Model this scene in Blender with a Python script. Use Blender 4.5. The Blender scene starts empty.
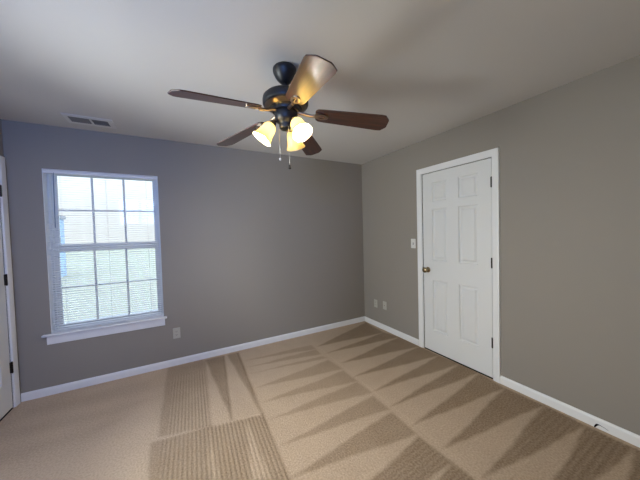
import bpy, bmesh, math, random
from mathutils import Vector, Matrix
random.seed(4)
PI = math.pi
SC = bpy.context.scene
COL = SC.collection

# ------------------------------------------------------------------ camera
cam_d = bpy.data.cameras.new('camera')
cam = bpy.data.objects.new('camera', cam_d)
COL.objects.link(cam)
cam_d.sensor_fit = 'HORIZONTAL'
cam_d.sensor_width = 36.0
cam_d.lens = 258.0117 / 640 * 36.0
cam_d.clip_start = 0.02
yaw, pit, rol = 0.4959, -0.0304, -0.0273
cam_d.clip_end = 300
fwd = Vector((math.sin(yaw) * math.cos(pit), math.cos(yaw) * math.cos(pit), math.sin(pit)))
rt = Vector((math.cos(yaw), -math.sin(yaw), 0))
up = rt.cross(fwd)
r2 = rt * math.cos(rol) + up * math.sin(rol)
u2 = -rt * math.sin(rol) + up * math.cos(rol)
cam.matrix_world = Matrix(((r2.x, u2.x, -fwd.x, -2.5058), (r2.y, u2.y, -fwd.y, -3.219),
                           (r2.z, u2.z, -fwd.z, 1.4127), (0, 0, 0, 1)))
SC.camera = cam

# ------------------------------------------------------------------ world, daylight, exposure
EXPOSURE = 0.0
SKY = (0.90, 0.96, 1.0)
SKY_STRENGTH = 1.2
SIDE_FILL = 82.0  # power of the fill lamp added outside the left wall
REAR_FILL = 60.0  # power of the blue fill lamp added behind the viewpoint
LAMP_WATTS = 180.0
SC.view_settings.view_transform = 'Standard'
SC.view_settings.look = 'None'
SC.view_settings.gamma = 1.0
SC.view_settings.use_curve_mapping = False
SC.view_settings.exposure = EXPOSURE
wd = bpy.data.worlds.new('overcast_sky')
SC.world = wd
wd.use_nodes = True
bgn = wd.node_tree.nodes['Background']
bgn.inputs['Color'].default_value = (*SKY, 1)
bgn.inputs['Strength'].default_value = SKY_STRENGTH
# overcast sky: brighter towards the zenith than at the horizon
wt = wd.node_tree
wtc = wt.nodes.new('ShaderNodeTexCoord')
wsx = wt.nodes.new('ShaderNodeSeparateXYZ')
wmx = wt.nodes.new('ShaderNodeMath'); wmx.operation = 'MAXIMUM'; wmx.inputs[1].default_value = 0.0
wsq = wt.nodes.new('ShaderNodeMath'); wsq.operation = 'MULTIPLY'
wma = wt.nodes.new('ShaderNodeMath'); wma.operation = 'MULTIPLY_ADD'
wma.inputs[1].default_value = SKY_STRENGTH * 12.0
wma.inputs[2].default_value = SKY_STRENGTH
wt.links.new(wtc.outputs['Generated'], wsx.inputs[0])
wt.links.new(wsx.outputs['Z'], wmx.inputs[0])
wt.links.new(wmx.outputs[0], wsq.inputs[0])
wt.links.new(wmx.outputs[0], wsq.inputs[1])
wt.links.new(wsq.outputs[0], wma.inputs[0])
wcm = wt.nodes.new('ShaderNodeMix'); wcm.data_type = 'RGBA'
wcm.inputs[6].default_value = (0.98, 0.99, 1.0, 1)
wcm.inputs[7].default_value = (0.42, 0.62, 1.0, 1)
wt.links.new(wmx.outputs[0], wcm.inputs[0])
wt.links.new(wcm.outputs[2], bgn.inputs['Color'])
wt.links.new(wma.outputs[0], bgn.inputs['Strength'])
SC.cycles.max_bounces = 12
SC.cycles.diffuse_bounces = 8
SC.cycles.transparent_max_bounces = 16
SC.cycles.sample_clamp_indirect = 6.0


def area_light(name, loc, rot, sx, sy, portal=False, power=0.0, color=(1, 1, 1)):
    d = bpy.data.lights.new(name, 'AREA')
    d.shape = 'RECTANGLE'
    d.size, d.size_y = sx, sy
    d.energy = power
    d.color = color
    d.cycles.is_portal = portal
    o = bpy.data.objects.new(name, d)
    o.location, o.rotation_euler = loc, rot
    COL.objects.link(o)
    return o


# room numbers (metres): back wall y = 0, right wall x = 0
XL, YR, H = -3.7983, -3.44, 2.44
WX0, WX1, WZ0, WZ1 = -3.5705, -2.6924, 0.5580, 2.0488      # window opening in the back wall
D0, D1, DZ = -1.1256, -1.8953, 2.0516                      # door opening in the right wall
L0, L1 = -0.0860, -0.8560                                  # door opening in the left wall
REAR = (-3.70, -2.85, 1.66, 2.30)                          # opening for an added fill-light window, in the rear wall
SIDE = (-2.05, -1.00, 0.62, 2.05)                          # opening for an added fill-light window, in the left wall out of the frame
area_light('window_portal', ((WX0 + WX1) / 2, 0.17, (WZ0 + WZ1) / 2), (-PI / 2, 0, 0), WX1 - WX0, WZ1 - WZ0, True)
area_light('added_side_fill', (XL - 0.24, (SIDE[0] + SIDE[1]) / 2, (SIDE[2] + SIDE[3]) / 2), (0, -PI / 2, 0),
           SIDE[3] - SIDE[2], SIDE[1] - SIDE[0], False, SIDE_FILL, (0.97, 0.97, 1.0))  # added fill lamp, shining in through the invented side window
area_light('added_rear_fill', ((REAR[0] + REAR[1]) / 2, YR - 0.24, (REAR[2] + REAR[3]) / 2), (PI / 2, 0, 0),
           REAR[1] - REAR[0], REAR[3] - REAR[2], False, REAR_FILL, (0.16, 0.34, 1.0))  # added blue fill lamp for the back wall, through an invented window


# ------------------------------------------------------------------ materials
def mat(name, col, rough=0.5, metal=0.0, coat=0.0, spec=0.5):
    m = bpy.data.materials.new(name)
    m.use_nodes = True
    b = m.node_tree.nodes['Principled BSDF']
    b.inputs['Base Color'].default_value = (*col, 1)
    b.inputs['Roughness'].default_value = rough
    b.inputs['Metallic'].default_value = metal
    b.inputs['Coat Weight'].default_value = coat
    b.inputs['Coat Roughness'].default_value = 0.3
    b.inputs['Specular IOR Level'].default_value = spec
    return m


def node(m, t, **kw):
    n = m.node_tree.nodes.new(t)
    for k, v in kw.items():
        if hasattr(n, k):
            setattr(n, k, v)
        else:
            n.inputs[k].default_value = v
    return n


def link(m, a, b):
    m.node_tree.links.new(a, b)


def add_bump(m, scale, strength, dist=0.002, detail=3):
    tc = node(m, 'ShaderNodeTexCoord')
    nz = node(m, 'ShaderNodeTexNoise', Scale=scale, Detail=detail)
    bp = node(m, 'ShaderNodeBump', Strength=strength, Distance=dist)
    link(m, tc.outputs['Object'], nz.inputs['Vector'])
    link(m, nz.outputs['Fac'], bp.inputs['Height'])
    link(m, bp.outputs['Normal'], m.node_tree.nodes['Principled BSDF'].inputs['Normal'])


M = {}
M['wall'] = mat('wall_paint', (0.315, 0.285, 0.25), 0.6, spec=0.3)
add_bump(M['wall'], 170, 0.12)
M['ceiling'] = mat('ceiling_paint', (0.66, 0.64, 0.615), 0.8, spec=0.2)
add_bump(M['ceiling'], 120, 0.15)
M['trim'] = mat('trim_paint', (0.86, 0.86, 0.86), 0.38)
M['door'] = mat('door_paint', (0.78, 0.785, 0.775), 0.42)
add_bump(M['door'], 60, 0.05)
M['vinyl'] = mat('window_vinyl', (0.80, 0.82, 0.84), 0.4)
M['slat'] = mat('blind_slat_paint', (0.82, 0.83, 0.84), 0.45)
M['cord'] = mat('white_cord', (0.8, 0.8, 0.8), 0.8)
M['plate'] = mat('plate_plastic', (0.50, 0.48, 0.43), 0.35)
M['switch'] = mat('white_switch_plastic', (0.74, 0.73, 0.70), 0.35)
M['slot'] = mat('socket_slot_dark', (0.03, 0.03, 0.03), 0.6)
M['gap'] = mat('dark_gap', (0.012, 0.011, 0.01), 0.9, spec=0.1)
M['bronze'] = mat('oil_rubbed_bronze', (0.035, 0.028, 0.024), 0.4, 0.8)
M['black'] = mat('fan_black_enamel', (0.008, 0.009, 0.012), 0.42, 0.0, coat=0.05)
M['brass'] = mat('antique_brass', (0.42, 0.33, 0.2), 0.25, 1.0)
M['pewter'] = mat('brushed_pewter_iron', (0.42, 0.34, 0.27), 0.33, 1.0)
M['ring'] = mat('dull_bronze_ring', (0.20, 0.16, 0.12), 0.3, 1.0)
M['steel'] = mat('chain_steel', (0.75, 0.72, 0.66), 0.3, 1.0)
M['vent'] = mat('register_enamel', (0.72, 0.71, 0.69), 0.45)
M['grille'] = mat('register_louvre_enamel', (0.22, 0.22, 0.24), 0.5)
M['clear'] = mat('clear_wand', (0.22, 0.27, 0.36), 0.2)

# thin window glass: part see-through, part mirror, by the angle of incidence
m = M['glass'] = bpy.data.materials.new('window_glass')
m.use_nodes = True
m.node_tree.nodes.clear()
out = node(m, 'ShaderNodeOutputMaterial')
tr = node(m, 'ShaderNodeBsdfTransparent', Color=(0.93, 0.96, 0.95, 1))
gl = node(m, 'ShaderNodeBsdfGlossy', Roughness=0.02)
fr = node(m, 'ShaderNodeFresnel', IOR=1.45)
mx = node(m, 'ShaderNodeMixShader')
link(m, fr.outputs[0], mx.inputs[0])
link(m, tr.outputs[0], mx.inputs[1])
link(m, gl.outputs[0], mx.inputs[2])
link(m, mx.outputs[0], out.inputs[0])

# frosted amber glass of the lamp shades
m = M['shade'] = bpy.data.materials.new('frosted_amber_glass')
m.use_nodes = True
m.node_tree.nodes.clear()
out = node(m, 'ShaderNodeOutputMaterial')
tl = node(m, 'ShaderNodeBsdfTranslucent', Color=(0.99, 0.85, 0.48, 1))
df = node(m, 'ShaderNodeBsdfDiffuse', Color=(0.85, 0.70, 0.42, 1))
gs = node(m, 'ShaderNodeBsdfGlossy', Roughness=0.25)
m1 = node(m, 'ShaderNodeMixShader', Fac=0.35)
m2 = node(m, 'ShaderNodeMixShader', Fac=0.05)
link(m, tl.outputs[0], m1.inputs[1])
link(m, df.outputs[0], m1.inputs[2])
link(m, m1.outputs[0], m2.inputs[1])
link(m, gs.outputs[0], m2.inputs[2])
link(m, m2.outputs[0], out.inputs[0])

# glowing bulb
m = M['bulb'] = bpy.data.materials.new('lit_bulb')
m.use_nodes = True
m.node_tree.nodes.clear()
out = node(m, 'ShaderNodeOutputMaterial')
em = node(m, 'ShaderNodeEmission', Color=(1.0, 0.92, 0.79, 1), Strength=LAMP_WATTS * 6)
link(m, em.outputs[0], out.inputs[0])
m = M['bulb_dim'] = M['bulb'].copy()
m.name = 'dim_bulb'
m.node_tree.nodes['Emission'].inputs['Strength'].default_value = LAMP_WATTS * 0.35

# wood of the fan blades: dark cherry, long grain along local x
m = M['wood'] = mat('dark_cherry_veneer', (0.1, 0.03, 0.02), 0.36, coat=1.0)
b = m.node_tree.nodes['Principled BSDF']
tc = node(m, 'ShaderNodeTexCoord')
mp = node(m, 'ShaderNodeMapping')
mp.inputs['Scale'].default_value = (2.5, 45, 45)
b.inputs['Coat IOR'].default_value = 1.75
b.inputs['Coat Roughness'].default_value = 0.27
nz = node(m, 'ShaderNodeTexNoise', Scale=1.6, Detail=5)
cr = node(m, 'ShaderNodeValToRGB')
cr.color_ramp.elements[0].position, cr.color_ramp.elements[0].color = 0.3, (0.030, 0.008, 0.005, 1)
cr.color_ramp.elements[1].position, cr.color_ramp.elements[1].color = 0.75, (0.105, 0.025, 0.012, 1)
link(m, tc.outputs['Object'], mp.inputs['Vector'])
link(m, mp.outputs[0], nz.inputs['Vector'])
link(m, nz.outputs['Fac'], cr.inputs[0])
link(m, cr.outputs[0], b.inputs['Base Color'])

# carpet: beige cut pile; vacuum strokes lean the pile (attribute nap), wheel ribs run along them
m = M['carpet'] = mat('beige_cut_pile_carpet', (0.4, 0.3, 0.2), 0.95, spec=0.05)
b = m.node_tree.nodes['Principled BSDF']
tc = node(m, 'ShaderNodeTexCoord')
an = node(m, 'ShaderNodeAttribute', attribute_name='nap')
ar = node(m, 'ShaderNodeAttribute', attribute_name='rib_amount')
au = node(m, 'ShaderNodeAttribute', attribute_name='rib_across')
n1 = node(m, 'ShaderNodeTexNoise', Scale=85.0, Detail=5)
n2 = node(m, 'ShaderNodeTexNoise', Scale=5.0, Detail=4)
for n in (n1, n2):
    link(m, tc.outputs['Object'], n.inputs['Vector'])
sn = node(m, 'ShaderNodeMath', operation='SINE')
link(m, au.outputs['Fac'], sn.inputs[0])
rb = node(m, 'ShaderNodeMath', operation='MULTIPLY')
link(m, sn.outputs[0], rb.inputs[0])
link(m, ar.outputs['Fac'], rb.inputs[1])
s1 = node(m, 'ShaderNodeMath', operation='MULTIPLY_ADD')       # nap - 0.22 * rib
link(m, rb.outputs[0], s1.inputs[0])
s1.inputs[1].default_value = -0.13
link(m, an.outputs['Fac'], s1.inputs[2])
s2 = node(m, 'ShaderNodeMath', operation='MULTIPLY_ADD')       # + (fine noise) * 0.9
link(m, n1.outputs['Fac'], s2.inputs[0])
s2.inputs[1].default_value = 2.0
link(m, s1.outputs[0], s2.inputs[2])
s3 = node(m, 'ShaderNodeMath', operation='MULTIPLY_ADD')
link(m, n2.outputs['Fac'], s3.inputs[0])
s3.inputs[1].default_value = 0.5
link(m, s2.outputs[0], s3.inputs[2])
mr = node(m, 'ShaderNodeMapRange')
mr.inputs['From Min'].default_value = 0.75
mr.inputs['From Max'].default_value = 2.65
link(m, s3.outputs[0], mr.inputs['Value'])
cr = node(m, 'ShaderNodeValToRGB')
cr.color_ramp.elements[0].position, cr.color_ramp.elements[0].color = 0.0, (0.60, 0.465, 0.34, 1)
cr.color_ramp.elements[1].position, cr.color_ramp.elements[1].color = 1.0, (0.235, 0.165, 0.105, 1)
link(m, mr.outputs[0], cr.inputs[0])
link(m, cr.outputs[0], b.inputs['Base Color'])
bh = node(m, 'ShaderNodeMath', operation='MULTIPLY_ADD')
link(m, rb.outputs[0], bh.inputs[0])
bh.inputs[1].default_value = 0.3
link(m, n1.outputs['Fac'], bh.inputs[2])
bp = node(m, 'ShaderNodeBump', Strength=0.7, Distance=0.006)
link(m, bh.outputs[0], bp.inputs['Height'])
link(m, bp.outputs['Normal'], b.inputs['Normal'])

# outdoors
M['lawn'] = mat('pale_lawn', (0.220, 0.200, 0.135), 0.95, spec=0.05)
add_bump(M['lawn'], 30, 0.5, 0.02)
M['siding'] = mat('pale_blue_siding', (0.30, 0.42, 0.60), 0.7)
M['shingle'] = mat('grey_shingle', (0.25, 0.26, 0.28), 0.9)


# ------------------------------------------------------------------ mesh helpers
def add_box(bm, lo, hi, bev=0.0, seg=2):
    lo, hi = Vector(lo), Vector(hi)
    r = bmesh.ops.create_cube(bm, size=1.0)
    vs = r['verts']
    for v in vs:
        v.co = Vector([(lo[i] + hi[i]) / 2 + v.co[i] * (hi[i] - lo[i]) for i in range(3)])
    if bev > 0:
        es = list({e for v in vs for e in v.link_edges})
        bmesh.ops.bevel(bm, geom=es, offset=bev, segments=seg, affect='EDGES', profile=0.5)
    return vs


def add_tube(bm, pts, r, n=10, caps=True):
    pts = [Vector(p) for p in pts]
    rs = r if isinstance(r, (list, tuple)) else [r] * len(pts)
    rings = []
    ref = None
    for i, p in enumerate(pts):
        t = (pts[min(i + 1, len(pts) - 1)] - pts[max(i - 1, 0)]).normalized()
        if ref is None:
            ref = t.orthogonal().normalized()
        a = (ref - t * ref.dot(t)).normalized()
        ref = a
        c = t.cross(a)
        rings.append([bm.verts.new(p + (a * math.cos(2 * PI * k / n) + c * math.sin(2 * PI * k / n)) * rs[i])
                      for k in range(n)])
    for a, c in zip(rings, rings[1:]):
        for k in range(n):
            bm.faces.new((a[k], a[(k + 1) % n], c[(k + 1) % n], c[k]))
    if caps:
        bm.faces.new(rings[0][::-1])
        bm.faces.new(rings[-1])


def add_lathe(bm, prof, n=40, mtx=None):
    """prof: (r, z) pairs about the local z axis; r = 0 closes the end"""
    rings = []
    for r, z in prof:
        if r < 1e-6:
            rings.append([bm.verts.new((0, 0, z))])
        else:
            rings.append([bm.verts.new((r * math.cos(2 * PI * k / n), r * math.sin(2 * PI * k / n), z)) for k in range(n)])
    for a, c in zip(rings, rings[1:]):
        for k in range(n):
            k2 = (k + 1) % n
            q = [a[0]] if len(a) == 1 else [a[k], a[k2]]
            q += [c[0]] if len(c) == 1 else [c[k2], c[k]]
            if len(q) > 2:
                bm.faces.new(q)
    if mtx is not None:
        bmesh.ops.transform(bm, matrix=mtx, verts=[v for g in rings for v in g])


def add_prism(bm, outline, z0, z1, bev=0.0):
    lo = [bm.verts.new((x, y, z0)) for x, y in outline]
    hi = [bm.verts.new((x, y, z1)) for x, y in outline]
    n = len(outline)
    fs = [bm.faces.new(lo[::-1]), bm.faces.new(hi)]
    fs += [bm.faces.new((lo[i], lo[(i + 1) % n], hi[(i + 1) % n], hi[i])) for i in range(n)]
    if bev > 0:
        es = list(set(fs[0].edges) | set(fs[1].edges))
        bmesh.ops.bevel(bm, geom=es, offset=bev, segments=2, affect='EDGES', profile=0.5)


def obj(name, bm, m, parent=None, smooth=None, loc=None):
    bmesh.ops.recalc_face_normals(bm, faces=bm.faces[:])
    me = bpy.data.meshes.new(name)
    bm.to_mesh(me)
    bm.free()
    me.materials.append(m)
    o = bpy.data.objects.new(name, me)
    COL.objects.link(o)
    if parent is not None:
        o.parent = parent
    if loc is not None:
        o.location = loc
    if smooth is not None:
        me.polygons.foreach_set('use_smooth', [True] * len(me.polygons))
        me.set_sharp_from_angle(angle=math.radians(smooth))
    return o


def tag(o, label=None, cat=None, group=None, kind=None):
    for k, v in (('label', label), ('category', cat), ('group', group), ('kind', kind)):
        if v:
            o[k] = v
    return o


def thing(name, loc=(0, 0, 0), rot=(0, 0, 0)):
    o = bpy.data.objects.new(name, None)
    COL.objects.link(o)
    o.location, o.rotation_euler = loc, rot
    o.empty_display_size = 0.05
    return o


def boxes(name, bxs, m, parent=None, bev=0.0):
    bm = bmesh.new()
    for lo, hi in bxs:
        add_box(bm, lo, hi, bev)
    return obj(name, bm, m, parent)


# ------------------------------------------------------------------ room shell
T = 0.16          # wall thickness
# carpet with vacuum strokes: (strength, corners) in floor metres
STROKES = [
    (1, [(-1.075, -1.918), (0.003, -1.773), (-0.059, -2.017)]), (1, [(-1.07, -2.159), (-0.05, -2.017), (-0.031, -2.288)]),
    (1, [(-1.061, -2.398), (-0.029, -2.289), (-0.05, -2.533)]), (1, [(-1.068, -1.685), (0.006, -1.568), (0.0, -1.765)]),
    (1, [(-1.055, -1.459), (-0.013, -1.341), (0.006, -1.568)]), (1, [(-1.069, -1.193), (-0.022, -1.066), (-0.013, -1.341)]),
    (1, [(-1.029, -0.91), (-0.012, -0.739), (-0.022, -1.066)]), (1, [(-1.06, -0.63), (-0.079, -0.516), (-0.012, -0.739)]),
    (1, [(-1.071, -0.412), (-0.036, -0.073), (-0.079, -0.516)]), (1, [(-1.176, -2.639), (-0.047, -2.535), (-0.045, -2.758)]),
    (1, [(-1.172, -2.864), (-0.045, -2.758), (-0.04, -2.984)]), (1, [(-1.167, -3.09), (-0.04, -2.984), (-0.036, -3.209)]),
    (1, [(-1.162, -3.315), (-0.036, -3.209), (-0.031, -3.435)]), (0.6, [(-1.926, -0.298), (-1.115, -0.335), (-1.113, -0.467)]),
    (0.6, [(-1.939, -0.458), (-1.119, -0.478), (-1.123, -0.611)]), (0.6, [(-1.93, -0.603), (-1.136, -0.659), (-1.111, -0.73)]),
    (0.6, [(-1.948, -0.877), (-1.124, -0.775), (-1.091, -1.014)]), (0.6, [(-1.946, -1.105), (-1.098, -1.043), (-1.092, -1.263)]),
    (0.6, [(-1.958, -1.327), (-1.104, -1.275), (-1.083, -1.472)]), (0.7, [(-1.964, -1.602), (-1.103, -1.51), (-1.107, -1.703)]),
    (0.8, [(-2.003, -1.846), (-1.117, -1.736), (-1.119, -1.988)]), (0.95, [(-2.212, -2.189), (-1.122, -2.007), (-1.113, -2.252)]),
    (0.95, [(-2.203, -2.433), (-1.113, -2.252), (-1.104, -2.496)]), (0.95, [(-2.194, -2.678), (-1.104, -2.496), (-1.094, -2.74)]),
    (0.55, [(-2.679, -0.02), (-2.325, -0.02), (-2.368, -1.179), (-2.698, -1.093)]),
    (0.85, [(-2.307, -0.048), (-2.105, -0.05), (-2.215, -1.188)]), (0.85, [(-2.073, -0.05), (-1.941, -0.05), (-1.999, -1.227)]),
    (0.7, [(-2.74, -1.110), (-2.368, -1.179), (-1.992, -1.231), (-2.015, -1.89), (-2.70, -1.9)]),
    (-0.55, [(-2.121, -1.224), (-2.194, -1.749), (-2.095, -1.807)]), (-0.4, [(-2.379, -1.228), (-2.404, -1.628), (-2.353, -1.658)]),
]
# soft, faint strokes at the left of the room, then a painted brightening
SOFT = [(0.34, [(-3.70, -0.16), (-2.80, -0.20), (-2.80, -0.40), (-3.75, -0.34)]),
        (0.34, [(-3.76, -0.40), (-2.85, -0.56), (-3.0, -0.66), (-3.76, -0.58)]),
        (0.34, [(-3.76, -0.67), (-3.0, -0.74), (-3.15, -0.86), (-3.76, -0.82)]),
        (-0.35, [(-3.76, -0.02), (-2.72, -0.02), (-2.75, -2.2), (-3.76, -2.2)])]  # broad block: brighter left floor painted into the carpet colour as paler pile
# ribbed patches: corners, rib direction, pitch, amount
RIBS = [([(-2.62, -0.25), (-2.325, -0.25), (-2.368, -1.179), (-2.64, -1.12)], (-0.03, -1), 0.024, 0.8),
        ([(-2.68, -1.12), (-2.368, -1.179), (-1.992, -1.231), (-2.015, -1.89), (-2.68, -1.9)], (-0.035, -1), 0.026, 0.8),
        ([(-2.212, -2.189), (-1.122, -2.007), (-1.113, -2.252)], (1, 0.08), 0.034, 0.7),
        ([(-2.203, -2.433), (-1.113, -2.252), (-1.104, -2.496)], (1, 0.08), 0.034, 0.7),
        ([(-1.061, -2.398), (-0.029, -2.289), (-0.05, -2.533)], (1, 0.02), 0.036, 0.6),
        ([(-1.176, -2.639), (-0.047, -2.535), (-0.045, -2.758)], (1, 0.02), 0.036, 0.7),
        ([(-1.172, -2.864), (-0.045, -2.758), (-0.04, -2.984)], (1, 0.02), 0.036, 0.7)]
# thin combed lines left at the ends of strokes
LINES = [((-1.958, -0.07), (-1.992, -1.24), 0.6, 0.010), ((-1.992, -1.24), (-2.012, -1.9), 0.6, 0.010),
         ((-1.062, -0.45), (-1.062, -2.6), -0.18, 0.009), ((-2.37, -1.185), (-1.992, -1.236), -0.3, 0.010),
         ((-2.36, -1.18), (-2.315, -0.06), 0.5, 0.010), ((-2.215, -1.188), (-2.115, -0.06), 0.45, 0.009)]


def make_inside(poly, soft):
    a = sum(p[0] * q[1] - q[0] * p[1] for p, q in zip(poly, poly[1:] + poly[:1]))
    if a < 0:
        poly = poly[::-1]
    hp = []
    for p, q in zip(poly, poly[1:] + poly[:1]):
        l = math.hypot(q[0] - p[0], q[1] - p[1])
        hp.append((-(q[1] - p[1]) / l, (q[0] - p[0]) / l, p[0], p[1]))
    bx = (min(p[0] for p in poly) - soft, max(p[0] for p in poly) + soft, min(p[1] for p in poly) - soft, max(p[1] for p in poly) + soft)

    def f(x, y):
        if x < bx[0] or x > bx[1] or y < bx[2] or y > bx[3]:
            return 0.0
        d = min((x - px) * nx + (y - py) * ny for nx, ny, px, py in hp)
        t = min(1, max(0, d / soft * 0.5 + 0.5))
        return t * t * (3 - 2 * t)
    return f


def build_floor():
    st = 0.011
    nx, ny = int(-XL / st), int(-YR / st)
    S = [(s, make_inside(p, 0.013)) for s, p in STROKES] + [(s, make_inside(p, 0.09)) for s, p in SOFT]
    Rb = [(make_inside(p, 0.02), d, pt, am) for p, d, pt, am in RIBS]
    co, nap, ra, ru = [], [], [], []
    for j in range(ny + 1):
        y = YR * j / ny
        for i in range(nx + 1):
            x = XL * i / nx
            # strokes wander a little, as pile does
            wx = x + 0.003 * math.sin(y * 13 + 3 * math.sin(x * 7))
            wy = y + 0.004 * math.sin(x * 9 + 2 * math.sin(y * 5)) + 0.002 * math.sin(x * 41 + y * 9)
            v = 0.0
            for s, f in S:
                v += s * f(wx, wy)
            for (ax, ay), (bx, by), s, wd_ in LINES:
                lx, ly = bx - ax, by - ay
                t = ((x - ax) * lx + (y - ay) * ly) / (lx * lx + ly * ly)
                if -0.01 < t < 1.01:
                    d = abs((x - ax) * ly - (y - ay) * lx) / math.hypot(lx, ly)
                    if d < wd_ * 2:
                        v += s * max(0, 1 - d / wd_ / 1.6)
            a = u = 0.0
            for f, d, pt, am in Rb:
                k = f(wx, wy)
                if k > a:
                    a = k * am
                    l = math.hypot(*d)
                    u = (x * d[1] - y * d[0]) / l / pt * 2 * PI
            co.append((x, y, 0.0))
            nap.append(v)
            ra.append(a)
            ru.append(u)
    fs = []
    for j in range(ny):
        for i in range(nx):
            a = j * (nx + 1) + i
            fs.append((a, a + nx + 1, a + nx + 2, a + 1))
    me = bpy.data.meshes.new('floor')
    me.from_pydata(co, [], fs)
    if me.polygons[0].normal.z < 0:
        me.flip_normals()
    for nm, vals in (('nap', nap), ('rib_amount', ra), ('rib_across', ru)):
        at = me.attributes.new(nm, 'FLOAT', 'POINT')
        at.data.foreach_set('value', vals)
    me.materials.append(M['carpet'])
    o = bpy.data.objects.new('floor', me)
    COL.objects.link(o)
    return tag(o, 'beige carpet floor with fan-shaped vacuum marks', 'carpet floor', kind='structure')


build_floor()
tag(boxes('leak_strip_1', [((0.001, D1, -0.02), (T, D0, 0.001))], M['gap']), 'dark strip added under the door on the right wall against leaking light', 'light-leak filler', kind='structure')  # dark filler added to close a light leak under the door
tag(boxes('leak_strip_2', [((XL - T, L1, -0.02), (XL - 0.001, L0, 0.001))], M['gap']), 'dark strip added under the door at the left edge against leaking light', 'light-leak filler', kind='structure')  # same added filler against the leak under the left door
tag(boxes('ceiling', [((XL - T, YR - T, H), (T, T, H + 0.12))], M['ceiling']),
    'plain off-white painted ceiling above the fan', 'ceiling', kind='structure')
tag(boxes('wall_back', [((XL - T, 0, 0), (WX0, T, H)), ((WX1, 0, 0), (T, T, H)),
                        ((WX0, 0, 0), (WX1, T, WZ0 - 0.02)), ((WX0, 0, WZ1), (WX1, T, H))], M['wall']),
    'greige painted wall with the window and blind in it', 'wall', kind='structure')
tag(boxes('wall_right', [((0, D0, 0), (T, 0, H)), ((0, YR, 0), (T, D1, H)), ((0, D1, DZ), (T, D0, H)),
                         ((0.06, D1, 0), (T, D0, DZ))], M['wall']),
    'greige painted wall with the white door and the light switch', 'wall', kind='structure')
tag(boxes('wall_left', [((XL - T, L0, 0), (XL, 0, H)), ((XL - T, L1, DZ), (XL, L0, H)), ((XL - T, L1, 0), (XL - 0.06, L0, DZ)),
                        ((XL - T, SIDE[1], 0), (XL, L1, H)), ((XL - T, YR, 0), (XL, SIDE[0], H)),
                        ((XL - T, SIDE[0], 0), (XL, SIDE[1], SIDE[2])), ((XL - T, SIDE[0], SIDE[3]), (XL, SIDE[1], H))], M['wall']),
    'greige painted wall at the far left edge around a white door', 'wall', kind='structure')
tag(boxes('wall_rear', [((XL - T, YR - T, 0), (REAR[0], YR, H)), ((REAR[1], YR - T, 0), (T, YR, H)),
                        ((REAR[0], YR - T, 0), (REAR[1], YR, REAR[2])), ((REAR[0], YR - T, REAR[3]), (REAR[1], YR, H))], M['wall']),
    'greige painted wall behind the viewpoint with an added high window for fill light', 'wall', kind='structure')

# baseboards: profile with a rounded top, run along a wall
BH = 0.0716


def baseboard(name, a, b, nrm, label):
    """run from a to b on the floor; nrm points into the room"""
    bm = bmesh.new()
    prof = [(0, 0), (0.013, 0), (0.013, BH - 0.020), (0.0115, BH - 0.012), (0.008, BH - 0.006), (0.006, BH), (0, BH)]
    A = [bm.verts.new((a[0] + nrm[0] * d, a[1] + nrm[1] * d, z)) for d, z in prof]
    B = [bm.verts.new((b[0] + nrm[0] * d, b[1] + nrm[1] * d, z)) for d, z in prof]
    n = len(prof)
    for i in range(n):
        bm.faces.new((A[i], A[(i + 1) % n], B[(i + 1) % n], B[i]))
    bm.faces.new(A[::-1])
    bm.faces.new(B)
    return tag(obj(name, bm, M['trim']), label, 'baseboard', kind='structure')


CW = 0.0605       # casing width beyond the reveal
baseboard('baseboard_back', (XL + 0.016, 0), (0, 0), (0, -1), 'white baseboard along the window wall')
baseboard('baseboard_right', (0, -0.013), (0, D0 + 0.0725), (-1, 0), 'short white baseboard between the far corner and the door')
bb = baseboard('baseboard_right', (0, D1 - 0.0555), (0, YR), (-1, 0), 'long white baseboard running right from the door')
baseboard('baseboard_left', (XL, L1 - 0.072), (XL, YR), (1, 0), 'white baseboard of the left wall past the door')
# the split in the long baseboard: a dark open mitre and a sliver of lifted caulk
bm = bmesh.new()
add_tube(bm, [(-0.0125, -2.566, 0.002), (-0.0135, -2.571, 0.014), (-0.0135, -2.578, 0.026), (-0.0130, -2.590, 0.030)],
         [0.004, 0.005, 0.006, 0.002], 8)
add_tube(bm, [(-0.0130, -2.590, 0.030), (-0.0133, -2.61, 0.026), (-0.0130, -2.635, 0.018)], [0.002, 0.0012, 0.0006], 6)
tag(obj('split', bm, M['gap'], bb), 'dark split in the white baseboard')

# ------------------------------------------------------------------ doors
PANEL_Y = [(0.128, 0.312), (0.442, 0.640)]
PANEL_Z = [(0.250, 0.833), (1.057, 1.637), (1.720, 1.935)]


def raised_panel(bm, y0, y1, z0, z1, sgn):
    """moulded panel on the room face x = 0 (facing -x): outer groove, then a raised field"""
    rings = [(0.0, 0.0), (0.005, 0.011), (0.012, 0.0145), (0.022, 0.0145), (0.038, 0.003), (0.043, 0.0025)]
    vs = []
    for ins, dep in rings:
        vs.append([bm.verts.new((dep, sgn * a, c)) for a, c in
                   ((y0 + ins, z0 + ins), (y1 - ins, z0 + ins), (y1 - ins, z1 - ins), (y0 + ins, z1 - ins))])
    for a, c in zip(vs, vs[1:]):
        for k in range(4):
            bm.faces.new((a[k], a[(k + 1) % 4], c[(k + 1) % 4], c[k]))
    bm.faces.new(vs[-1])
    return vs[0]


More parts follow.
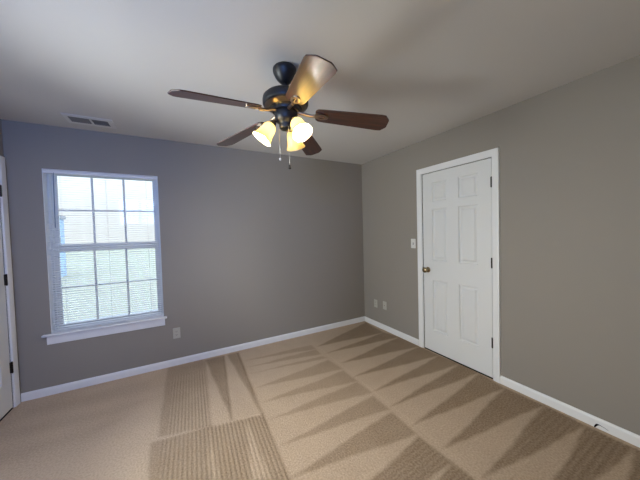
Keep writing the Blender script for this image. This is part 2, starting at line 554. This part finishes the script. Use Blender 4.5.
def make_door(name, width, loc, rotz, label, hinge_first, knob_label):
    """slab spans local y from 0 to -width, room face at x = 0 facing -x"""
    root = thing(name, loc, (0, 0, rotz))
    tag(root, label, 'door', kind='structure')
    g = 0.006
    w = width
    # slab: front face as a grid of strips with panel holes, plus sides and back
    bm = bmesh.new()
    ys = [g, PANEL_Y[0][0], PANEL_Y[0][1], PANEL_Y[1][0], PANEL_Y[1][1], w - g]
    if hinge_first:
        ys = [w - v for v in ys[::-1]]
    cols = [(ys[1], ys[2]), (ys[3], ys[4])]
    zs = [0.012] + [v for p in PANEL_Z for v in p] + [DZ - g]
    X = 0.004
    for i in range(5):
        for j in range(len(zs) - 1):
            if i in (1, 3) and j in (1, 3, 5):
                continue
            q = [bm.verts.new((0, -a, c)) for a, c in ((ys[i], zs[j]), (ys[i + 1], zs[j]), (ys[i + 1], zs[j + 1]), (ys[i], zs[j + 1]))]
            bm.faces.new(q)
    for (a, c) in cols:
        for (p, q) in PANEL_Z:
            raised_panel(bm, a, c, p, q, -1)
    bmesh.ops.remove_doubles(bm, verts=bm.verts[:], dist=1e-5)
    ya, yb, za, zb = ys[0], ys[-1], zs[0], zs[-1]
    fr_ = [bm.verts.new((0, -a, c)) for a, c in ((ya, za), (yb, za), (yb, zb), (ya, zb))]
    bk = [bm.verts.new((0.036, -a, c)) for a, c in ((ya, za), (yb, za), (yb, zb), (ya, zb))]
    for k in range(4):
        bm.faces.new((fr_[k], fr_[(k + 1) % 4], bk[(k + 1) % 4], bk[k]))
    bm.faces.new(bk)
    bmesh.ops.remove_doubles(bm, verts=bm.verts[:], dist=1e-5)
    slab = obj('slab', bm, M['door'], root, loc=(X, 0, 0))
    # casing: three mitred boards with a stepped profile, all one moulding
    bm = bmesh.new()
    prof = [(0.006, 0.0), (0.006, -0.010), (0.014, -0.013), (0.040, -0.015), (0.056, -0.018), (0.064, -0.016), (0.066, 0.0)]
    path = []
    for off, x in prof:
        path.append([(x, off, 0), (x, off, DZ + off), (x, -w - off, DZ + off), (x, -w - off, 0)])
    vv = [[bm.verts.new(p) for p in ln] for ln in path]
    for a, c in zip(vv, vv[1:]):
        for k in range(3):
            bm.faces.new((a[k], a[k + 1], c[k + 1], c[k]))
    for k in (0, 3):
        bm.faces.new([ln[k] for ln in vv])
    obj('casing', bm, M['trim'], root, smooth=25)
    # jamb lining and the dark slit round the slab
    boxes('jamb', [((-0.002, -0.0, 0), (0.045, 0.007, DZ + 0.006)), ((-0.002, -w - 0.007, 0), (0.045, -w, DZ + 0.006)),
                   ((-0.002, -w, DZ), (0.045, 0.0, DZ + 0.007))], M['trim'], root)
    boxes('reveal_gap', [((0.038, -w + 0.0005, 0.0005), (0.0445, -0.0005, DZ - 0.0005))], M['gap'], root)
    # hinges: leaf plate, knuckle barrel and pin tips
    hy = -w + 0.002 if not hinge_first else -0.002
    for hz in (1.826, 1.087, 0.345):
        bm = bmesh.new()
        add_box(bm, (-0.001, hy - 0.011, hz - 0.045), (0.0055, hy + 0.011, hz + 0.045), 0.0008, 1)
        for q in range(5):
            add_tube(bm, [(-0.006, hy, hz - 0.045 + q * 0.018 + 0.0006), (-0.006, hy, hz - 0.027 + q * 0.018 - 0.0006)], 0.0068, 12)
        add_tube(bm, [(-0.006, hy, hz - 0.049), (-0.006, hy, hz + 0.049)], [0.0045, 0.0045], 10)
        tag(obj('hinge', bm, M['bronze'], root, smooth=35), 'dark bronze hinge')
    # knob: rose, neck, ball, and the dark strike beside it
    ky = -0.066 if not hinge_first else -w + 0.066
    kz = 0.945
    mt = Matrix.Translation((X, ky, kz)) @ Matrix.Rotation(-PI / 2, 4, 'Y')
    bm = bmesh.new()
    add_lathe(bm, [(0, 0), (0.031, 0.0), (0.032, 0.003), (0.029, 0.007), (0.018, 0.010), (0.0125, 0.013), (0.0115, 0.028), (0.016, 0.034),
                   (0.026, 0.040), (0.0315, 0.049), (0.0315, 0.057), (0.0275, 0.065), (0.019, 0.0705), (0.008, 0.072), (0, 0.072)], 32, mt)
    tag(obj('knob', bm, M['brass'], root, smooth=40), knob_label)
    bm = bmesh.new()
    sy = -0.001 if not hinge_first else -w + 0.001
    add_box(bm, (-0.003, sy - 0.006, kz - 0.028), (0.004, sy + 0.004, kz + 0.028), 0.001, 1)
    obj('strike_plate', bm, M['bronze'], root)
    return root


make_door('door_1', D0 - D1, (0, D0, 0), 0, 'white six-panel door on the right wall with brass knob and three dark hinges',
          False, 'round antique brass knob')
make_door('door_2', L0 - L1, (XL, L1, 0), PI, 'white panel door at the far left edge beside the window wall',
          False, 'round antique brass knob')

# ------------------------------------------------------------------ window
win = thing('window_1', ((WX0 + WX1) / 2, 0, WZ0))
tag(win, 'white double-hung window with six-pane grids in each sash', 'window', kind='structure')
wx = (WX1 - WX0) / 2
wh = WZ1 - WZ0


def frame_bars(bm, x0, x1, z0, z1, y0, y1, sl, sr, sb, st_, bev=0.003):
    add_box(bm, (x0, y0, z0), (x0 + sl, y1, z1), bev, 1)
    add_box(bm, (x1 - sr, y0, z0), (x1, y1, z1), bev, 1)
    add_box(bm, (x0 + sl, y0, z0), (x1 - sr, y1, z0 + sb), bev, 1)
    add_box(bm, (x0 + sl, y0, z1 - st_), (x1 - sr, y1, z1), bev, 1)


bm = bmesh.new()
frame_bars(bm, -wx, wx, 0, wh, 0.075, 0.158, 0.024, 0.024, 0.018, 0.018)
add_box(bm, (-wx, 0.0, 0), (-wx + 0.004, 0.076, wh))         # painted returns
add_box(bm, (wx - 0.004, 0.0, 0), (wx, 0.076, wh))
add_box(bm, (-wx, 0.0, wh - 0.004), (wx, 0.076, wh))
obj('window_frame', bm, M['vinyl'], win)
for nm, y0, y1, z0, z1, sb, st_, lab in (('upper_sash', 0.116, 0.142, 0.752, wh - 0.012, 0.050, 0.022, None),
                                         ('lower_sash', 0.082, 0.108, 0.014, 0.806, 0.040, 0.072, None)):
    x0, x1 = -wx + 0.020, wx - 0.020
    bm = bmesh.new()
    frame_bars(bm, x0, x1, z0, z1, y0, y1, 0.038, 0.038, sb, st_)
    gx0, gx1, gz0, gz1 = x0 + 0.038, x1 - 0.038, z0 + sb, z1 - st_
    s = obj(nm, bm, M['vinyl'], win)
    ym = (y0 + y1) / 2
    bm = bmesh.new()
    for k in (1, 2):
        c = gx0 + (gx1 - gx0) * k / 3
        add_box(bm, (c - 0.009, ym - 0.006, gz0), (c + 0.009, ym + 0.006, gz1), 0.002, 1)
    c = (gz0 + gz1) / 2
    add_box(bm, (gx0, ym - 0.0055, c - 0.009), (gx1, ym + 0.0055, c + 0.009), 0.002, 1)
    obj('muntin', bm, M['vinyl'], s)
    boxes('glass', [((gx0, ym - 0.001, gz0), (gx1, ym + 0.001, gz1))], M['glass'], s)
# stool with horns and apron
bm = bmesh.new()
add_box(bm, (-0.4945, -0.040, -0.020), (0.4685, 0.0, 0.0), 0.007, 3)
add_box(bm, (-wx + 0.0005, -0.012, -0.0195), (wx - 0.0005, 0.080, 0.0))
sill = obj('window_sill', bm, M['trim'], win)
bm = bmesh.new()
add_prism(bm, [(-0.022, -0.088), (-0.020, -0.095), (0.0, -0.095), (0.0, -0.020), (-0.022, -0.020)], -0.466, 0.447, 0.0)
for v in bm.verts:      # prism axis z -> x, outline (x, y) -> (y, z)
    x, y, z = v.co
    v.co = (z, x * 0.75, y)
obj('apron', bm, M['trim'], win)
# unseen window added in the left wall to carry the side fill light
rw = thing('added_window_2', (XL, 0, 0))
tag(rw, 'white framed window added in the left wall to brighten the room', 'window', kind='structure')
bm = bmesh.new()
ym = (SIDE[0] + SIDE[1]) / 2
for lo, hi in (((-0.12, SIDE[0], SIDE[2]), (-0.06, SIDE[0] + 0.05, SIDE[3])), ((-0.12, SIDE[1] - 0.05, SIDE[2]), (-0.06, SIDE[1], SIDE[3])),
               ((-0.12, SIDE[0] + 0.05, SIDE[2]), (-0.06, SIDE[1] - 0.05, SIDE[2] + 0.05)),
               ((-0.12, SIDE[0] + 0.05, SIDE[3] - 0.05), (-0.06, SIDE[1] - 0.05, SIDE[3])),
               ((-0.12, SIDE[0] + 0.05, 1.31), (-0.06, SIDE[1] - 0.05, 1.36))):
    add_box(bm, lo, hi, 0.003, 1)
obj('window_frame', bm, M['vinyl'], rw)
boxes('glass', [((-0.092, SIDE[0] + 0.05, SIDE[2] + 0.05), (-0.089, SIDE[1] - 0.05, SIDE[3] - 0.05))], M['glass'], rw)

rw = thing('added_window_3', (0, YR, 0))  # unseen high window added for the blue rear fill
tag(rw, 'high white framed window added behind the viewpoint to let in blue fill', 'window', kind='structure')
bm = bmesh.new()
frame_bars(bm, REAR[0], REAR[1], REAR[2], REAR[3], -0.12, -0.06, 0.05, 0.05, 0.05, 0.05)
add_box(bm, ((REAR[0] + REAR[1]) / 2 - 0.025, -0.12, REAR[2] + 0.05), ((REAR[0] + REAR[1]) / 2 + 0.025, -0.06, REAR[3] - 0.05), 0.003, 1)
obj('window_frame', bm, M['vinyl'], rw)
boxes('glass', [((REAR[0] + 0.05, -0.092, REAR[2] + 0.05), (REAR[1] - 0.05, -0.089, REAR[3] - 0.05))], M['glass'], rw)

# ------------------------------------------------------------------ mini blind in the window opening
bl = thing('window_blind', ((WX0 + WX1) / 2, 0.028, WZ0))
tag(bl, 'white open-slat mini blind lowered over the whole window', 'blind')
hw = wx - 0.009
bm = bmesh.new()
add_box(bm, (-hw, -0.018, wh - 0.034), (hw, 0.018, wh - 0.006), 0.002, 1)
for sx in (-1, 1):
    add_box(bm, (sx * hw - 0.004, -0.021, wh - 0.036), (sx * hw + 0.004, 0.020, wh - 0.0045), 0.001, 1)
obj('headrail', bm, M['slat'], bl)
bm = bmesh.new()
add_box(bm, (-hw, -0.013, 0.010), (hw, 0.013, 0.022), 0.004, 2)
obj('bottom_rail', bm, M['slat'], bl)
bm = bmesh.new()
pitch = 0.0216
ns = int((wh - 0.036 - 0.030) / pitch) + 1
tilt = math.radians(9)
for k in range(ns):
    zc = 0.038 + k * pitch
    pr = []
    for q in range(5):
        t = -1 + q * 0.5
        yy, zz = t * 0.0125, 0.0020 * (1 - t * t)
        pr.append((yy * math.cos(tilt) - zz * math.sin(tilt), yy * math.sin(tilt) + zz * math.cos(tilt)))
    th = 0.0004
    top = [[bm.verts.new((sx * hw, y, zc + z + th)) for y, z in pr] for sx in (-1, 1)]
    bot = [[bm.verts.new((sx * hw, y, zc + z - th)) for y, z in pr] for sx in (-1, 1)]
    for q in range(4):
        bm.faces.new((top[0][q], top[0][q + 1], top[1][q + 1], top[1][q]))
        bm.faces.new((bot[0][q], bot[1][q], bot[1][q + 1], bot[0][q + 1]))
    for s in (0, 4):
        bm.faces.new((top[0][s], top[1][s], bot[1][s], bot[0][s]))
    for s in (0, 1):
        bm.faces.new(top[s] + bot[s][::-1])
obj('slats', bm, M['slat'], bl, smooth=30)
for cx in (-hw + 0.10, 0.0, hw - 0.10):
    bm = bmesh.new()
    for yy in (-0.0135, 0.0135):
        add_tube(bm, [(cx, yy, 0.02), (cx, yy, wh - 0.034)], 0.0007, 5)
    obj('ladder_cord', bm, M['cord'], bl)
bm = bmesh.new()
add_tube(bm, [(-hw + 0.066, -0.026, wh - 0.030), (-hw + 0.066, -0.032, wh - 0.050)], 0.0022, 8)
add_tube(bm, [(-hw + 0.066, -0.032, wh - 0.048), (-hw + 0.060, -0.033, wh - 0.53)], 0.0042, 6)
tag(obj('tilt_wand', bm, M['clear'], bl), 'grey-blue tilt wand')

# ------------------------------------------------------------------ wall plates
def outlet(loc, rotz, label, blank=False):
    """faces local -y"""
    o = thing('wall_outlet', loc, (0, 0, rotz))
    tag(o, label, 'outlet', 'outlet plates along the walls')
    bm = bmesh.new()
    add_box(bm, (-0.035, -0.006, -0.0575), (0.035, 0.0, 0.0575), 0.0025, 2)
    obj('plate', bm, M['plate'], o)
    if blank:
        bm = bmesh.new()
        add_tube(bm, [(0, -0.005, 0), (0, -0.012, 0)], 0.005, 6)
        obj('jack', bm, M['brass'], o)
    else:
        for s in (-1, 1):
            bm = bmesh.new()
            add_box(bm, (-0.0165, -0.0078, s * 0.0195 - 0.014), (0.0165, -0.004, s * 0.0195 + 0.014), 0.003, 2)
            f = obj('receptacle', bm, M['plate'], o)
            bm = bmesh.new()
            for sx in (-1, 1):
                add_box(bm, (sx * 0.0062 - 0.0013, -0.0081, s * 0.0195 - 0.001), (sx * 0.0062 + 0.0013, -0.0070, s * 0.0195 + 0.008))
            add_tube(bm, [(0, -0.0081, s * 0.0195 - 0.007), (0, -0.0070, s * 0.0195 - 0.007)], 0.0026, 10)
            obj('slot', bm, M['slot'], f)
    for z in ((0.0,) if not blank else (-0.042, 0.042)):
        bm = bmesh.new()
        add_tube(bm, [(0, -0.0072, z), (0, -0.005, z)], 0.0028, 10)
        obj('screw', bm, M['plate'], o)
    return o


outlet((-2.581, 0, 0.352), 0, 'white outlet on the window wall, low beside the window')
outlet((0, -0.272, 0.338), -PI / 2, 'white outlet on the right wall, nearer the far corner of the pair')
outlet((0, -0.462, 0.352), -PI / 2, 'white cable jack plate on the right wall, nearer the door of the pair', True)
sw = thing('light_switch', (0, -0.989, 1.243), (0, 0, -PI / 2))
tag(sw, 'white light switch on the right wall beside the door casing', 'light switch')
bm = bmesh.new()
add_box(bm, (-0.035, -0.006, -0.0575), (0.035, 0.0, 0.0575), 0.0025, 2)
obj('plate', bm, M['switch'], sw)
bm = bmesh.new()
add_box(bm, (-0.006, -0.0068, -0.013), (0.006, -0.0055, 0.013))
tag(obj('toggle_slot', bm, M['slot'], sw), 'dark slot around the toggle')
bm = bmesh.new()
add_prism(bm, [(-0.006, -0.002), (-0.017, 0.006), (-0.017, 0.011), (-0.006, 0.009)], -0.0042, 0.0042, 0.0008)
for v in bm.verts:
    x, y, z = v.co
    v.co = (z, x, y)
obj('toggle', bm, M['switch'], sw)
for z in (-0.030, 0.030):
    bm = bmesh.new()
    add_tube(bm, [(0, -0.0072, z), (0, -0.005, z)], 0.0028, 10)
    obj('screw', bm, M['switch'], sw)

# ------------------------------------------------------------------ ceiling register
vt = thing('ceiling_vent', (-3.1565, -0.262, H))
tag(vt, 'white two-panel air register in the ceiling above the window', 'vent')
bm = bmesh.new()
ox, oy, py, z0 = 0.168, 0.100, 0.058, -0.008
add_box(bm, (-ox, -oy, z0), (ox, -py, 0), 0.003, 1)
add_box(bm, (-ox, py, z0), (ox, oy, 0), 0.003, 1)
add_box(bm, (-ox, -py, z0), (-0.134, py, 0), 0.003, 1)
add_box(bm, (0.126, -py, z0), (ox, py, 0), 0.003, 1)
add_box(bm, (-0.001, -py, z0), (0.013, py, 0), 0.002, 1)
obj('frame', bm, M['vent'], vt)
boxes('backing', [((-0.134, -py, -0.0015), (0.126, py, 0.0))], M['gap'], vt)
for x0, x1, lean in ((-0.134, -0.001, -1), (0.013, 0.126, 1)):
    bm = bmesh.new()
    n = 10
    for k in range(n):
        c = x0 + (x1 - x0) * (k + 0.5) / n
        dx = 0.0080 * lean
        q = [(c - dx - 0.0008, -0.0015), (c - dx + 0.0008, -0.0015), (c + dx + 0.0008, -0.0085), (c + dx - 0.0008, -0.0085)]
        a = [bm.verts.new((x, -py, z)) for x, z in q]
        e = [bm.verts.new((x, py, z)) for x, z in q]
        for i in range(4):
            bm.faces.new((a[i], a[(i + 1) % 4], e[(i + 1) % 4], e[i]))
        bm.faces.new(a)
        bm.faces.new(e)
    obj('louvre', bm, M['grille'], vt)

# ------------------------------------------------------------------ ceiling fan
FX, FY = -1.892, -1.6815
fan = thing('ceiling_fan', (FX, FY, H))
tag(fan, 'dark five-blade ceiling fan with three amber glass lamps', 'ceiling fan')
bm = bmesh.new()
add_lathe(bm, [(0, 0), (0.068, 0), (0.073, -0.006), (0.074, -0.018), (0.070, -0.034), (0.060, -0.055), (0.047, -0.073), (0.034, -0.086),
               (0.022, -0.093), (0, -0.094)], 48)
obj('canopy', bm, M['black'], fan, smooth=40)
bm = bmesh.new()
add_tube(bm, [(0, 0, -0.085), (0, 0, -0.165)], 0.0125, 20)
add_lathe(bm, [(0.0125, -0.128), (0.024, -0.132), (0.026, -0.150), (0.030, -0.160)], 24)
obj('downrod', bm, M['black'], fan, smooth=40)
bm = bmesh.new()
add_lathe(bm, [(0, -0.152), (0.050, -0.153), (0.095, -0.160), (0.126, -0.171), (0.139, -0.184), (0.142, -0.198), (0.142, -0.222), (0.138, -0.231),
               (0.128, -0.236), (0.100, -0.250), (0.088, -0.258), (0.084, -0.272), (0, -0.272)], 64)
mh = obj('motor_housing', bm, M['black'], fan, smooth=40)
bm = bmesh.new()
add_lathe(bm, [(0.131, -0.2362), (0.1285, -0.2385), (0.104, -0.2505), (0.101, -0.2490), (0.128, -0.2340), (0.131, -0.2362)], 64)
tag(obj('trim_ring', bm, M['ring'], mh, smooth=40), 'brass-toned ring under the motor')
bm = bmesh.new()
add_lathe(bm, [(0, -0.270), (0.068, -0.270), (0.072, -0.277), (0.070, -0.314), (0.062, -0.330), (0.048, -0.340), (0.044, -0.352), (0.046, -0.362),
               (0.040, -0.374), (0.020, -0.382), (0, -0.383)], 48)
obj('switch_housing', bm, M['black'], fan, smooth=40)

# one blade with its iron, lying along local +x, hub at the origin
ZHUB, DROOP, BPITCH = -0.269, math.atan2(0.080, 0.65), math.radians(13)


def blade_outline():
    r0, r1 = 0.185, 0.65
    up_ = [(r0, 0.034), (r0 + 0.006, 0.046), (r0 + 0.018, 0.054), (r0 + 0.05, 0.0575), (0.45, 0.067), (r1 - 0.055, 0.0735), (r1 - 0.030, 0.0715),
           (r1 - 0.004, 0.040), (r1, 0.030)]
    return [(x, -y) for x, y in up_] + [(x, y) for x, y in up_[::-1]]


bm = bmesh.new()
add_prism(bm, blade_outline(), 0.0, 0.0065, 0.0015)
blade_me = obj('blade', bm, M['wood'], fan)
bm = bmesh.new()          # iron: arm from the flywheel, spreading into an oval plate with an open centre under the blade root
n = 28
ro, ri = [], []
for k in range(n):
    a = 2 * PI * k / n
    ro.append((0.222 + 0.046 * math.cos(a), 0.026 * math.sin(a)))
    ri.append((0.226 + 0.026 * math.cos(a), 0.012 * math.sin(a)))
for zz0, zz1 in ((-0.007, -0.0002),):
    A = [bm.verts.new((x, y, zz0)) for x, y in ro]
    B = [bm.verts.new((x, y, zz0)) for x, y in ri]
    A2 = [bm.verts.new((x, y, zz1)) for x, y in ro]
    B2 = [bm.verts.new((x, y, zz1)) for x, y in ri]
    for k in range(n):
        k2 = (k + 1) % n
        bm.faces.new((A[k], A[k2], B[k2], B[k]))
        bm.faces.new((A2[k], B2[k], B2[k2], A2[k2]))
        bm.faces.new((A[k], A2[k], A2[k2], A[k2]))
        bm.faces.new((B[k], B[k2], B2[k2], B2[k]))
add_tube(bm, [(0.070, 0, 0.004), (0.100, 0, 0.003), (0.135, 0, -0.004), (0.165, 0, -0.006), (0.184, 0, -0.0045)], [0.011, 0.010, 0.009, 0.010, 0.011], 12)
add_tube(bm, [(0.180, 0, -0.004), (0.240, 0, -0.0045)], [0.006, 0.004], 8)
for x, y in ((0.258, 0.0), (0.206, 0.018), (0.206, -0.018)):
    add_tube(bm, [(x, y, -0.0095), (x, y, -0.005)], [0.0035, 0.0048], 10)
iron_me = obj('blade_iron', bm, M['pewter'], blade_me, smooth=35)
BL_AZ = 3.32206
for k in range(5):
    if k == 0:
        o = blade_me
    else:
        o = blade_me.copy()
        COL.objects.link(o)
        o.parent = fan
        i2 = iron_me.copy()
        COL.objects.link(i2)
        i2.parent = o
    o.matrix_local = (Matrix.Translation((0, 0, ZHUB)) @ Matrix.Rotation(BL_AZ - k * 2 * PI / 5, 4, 'Z') @ Matrix.Rotation(DROOP, 4, 'Y')
                      @ Matrix.Rotation(-BPITCH, 4, 'X'))

# lamps: arm + socket, bell shade, bulb
SH = [(0.0215, 0.0), (0.026, 0.004), (0.034, 0.014), (0.040, 0.028), (0.0425, 0.045), (0.0445, 0.062), (0.049, 0.082), (0.056, 0.100), (0.0635, 0.112),
      (0.0655, 0.116)]


def lamp(az, lit):
    d = Vector((math.cos(az), math.sin(az), 0))
    tl_ = math.radians(35)
    ax = (d * math.sin(tl_) + Vector((0, 0, -math.cos(tl_)))).normalized()
    neck = d * 0.088 + Vector((0, 0, -0.350))
    q = Vector((0, 0, 1)).rotation_difference(ax).to_matrix().to_4x4()
    mt = Matrix.Translation(neck) @ q
    bm = bmesh.new()
    add_tube(bm, [d * 0.030 + Vector((0, 0, -0.335)), d * 0.052 + Vector((0, 0, -0.326)), d * 0.070 + Vector((0, 0, -0.330)), neck - ax * 0.006],
             0.0085, 12)
    add_lathe(bm, [(0, -0.022), (0.014, -0.022), (0.021, -0.014), (0.0235, 0.0), (0.0245, 0.008), (0.020, 0.010), (0, 0.010)], 28, mt)
    h = obj('lamp_holder', bm, M['black'], fan, smooth=40)
    bm = bmesh.new()
    th = 0.0022
    add_lathe(bm, SH + [(r - th, z - 0.0006) for r, z in SH[::-1]] + [SH[0]], 40, mt)
    tag(obj('lamp_shade', bm, M['shade'], h, smooth=50), 'amber frosted glass bell shade')
    bm = bmesh.new()
    add_lathe(bm, [(0, 0.008), (0.013, 0.010), (0.0135, 0.026), (0.018, 0.040), (0.026, 0.056), (0.0285, 0.068), (0.026, 0.081), (0.018, 0.092), (0.008, 0.098),
                   (0, 0.099)], 24, mt)
    obj('bulb', bm, M['bulb'] if lit else M['bulb_dim'], h, smooth=60)


for az, lit in ((165, True), (-75, True), (45, False)):
    lamp(math.radians(az), lit)


def chain(x, y, z0, z1, dark):
    bm = bmesh.new()
    n = int((z0 - z1) / 0.0048)
    for k in range(n):
        r = bmesh.ops.create_icosphere(bm, subdivisions=1, radius=0.0019)
        bmesh.ops.translate(bm, vec=(x, y, z0 - k * 0.0048), verts=r['verts'])
    add_tube(bm, [(x, y, z0), (x, y, z1)], 0.0007, 5)
    c = obj('pull_chain', bm, M['steel'], fan)
    bm = bmesh.new()
    if dark:
        add_lathe(bm, [(0, z1), (0.004, z1 - 0.002), (0.0075, z1 - 0.018), (0.0085, z1 - 0.024), (0.006, z1 - 0.028), (0, z1 - 0.029)], 16, Matrix.Translation((x, y, 0)))
        tag(obj('fob', bm, M['bronze'], c, smooth=50), 'small dark pull fob')
    else:
        add_lathe(bm, [(0, z1 + 0.001), (0.004, z1), (0.0072, z1 - 0.006), (0.0072, z1 - 0.011), (0.004, z1 - 0.016), (0, z1 - 0.017)], 16, Matrix.Translation((x, y, 0)))
        tag(obj('fob', bm, M['switch'], c, smooth=50), 'small white ball pull')


chain(-0.043, 0.012, -0.365, -0.555, False)
chain(-0.002, -0.040, -0.370, -0.605, True)

# ------------------------------------------------------------------ outdoors
tag(boxes('ground', [((-40, -30, -0.5), (30, 60, -0.35))], M['lawn']), 'pale lawn outside the window', 'lawn', kind='structure')
sh = thing('shed', (-7.41, 12.6, -0.35))
tag(sh, 'pale blue outbuilding glimpsed through the left window panes', 'shed')
boxes('wall', [((-3.0, 0, 0), (0.0, 1.0, 2.72))], M['siding'], sh)
boxes('roof', [((-3.1, -0.12, 2.72), (0.06, 1.06, 2.86))], M['shingle'], sh)
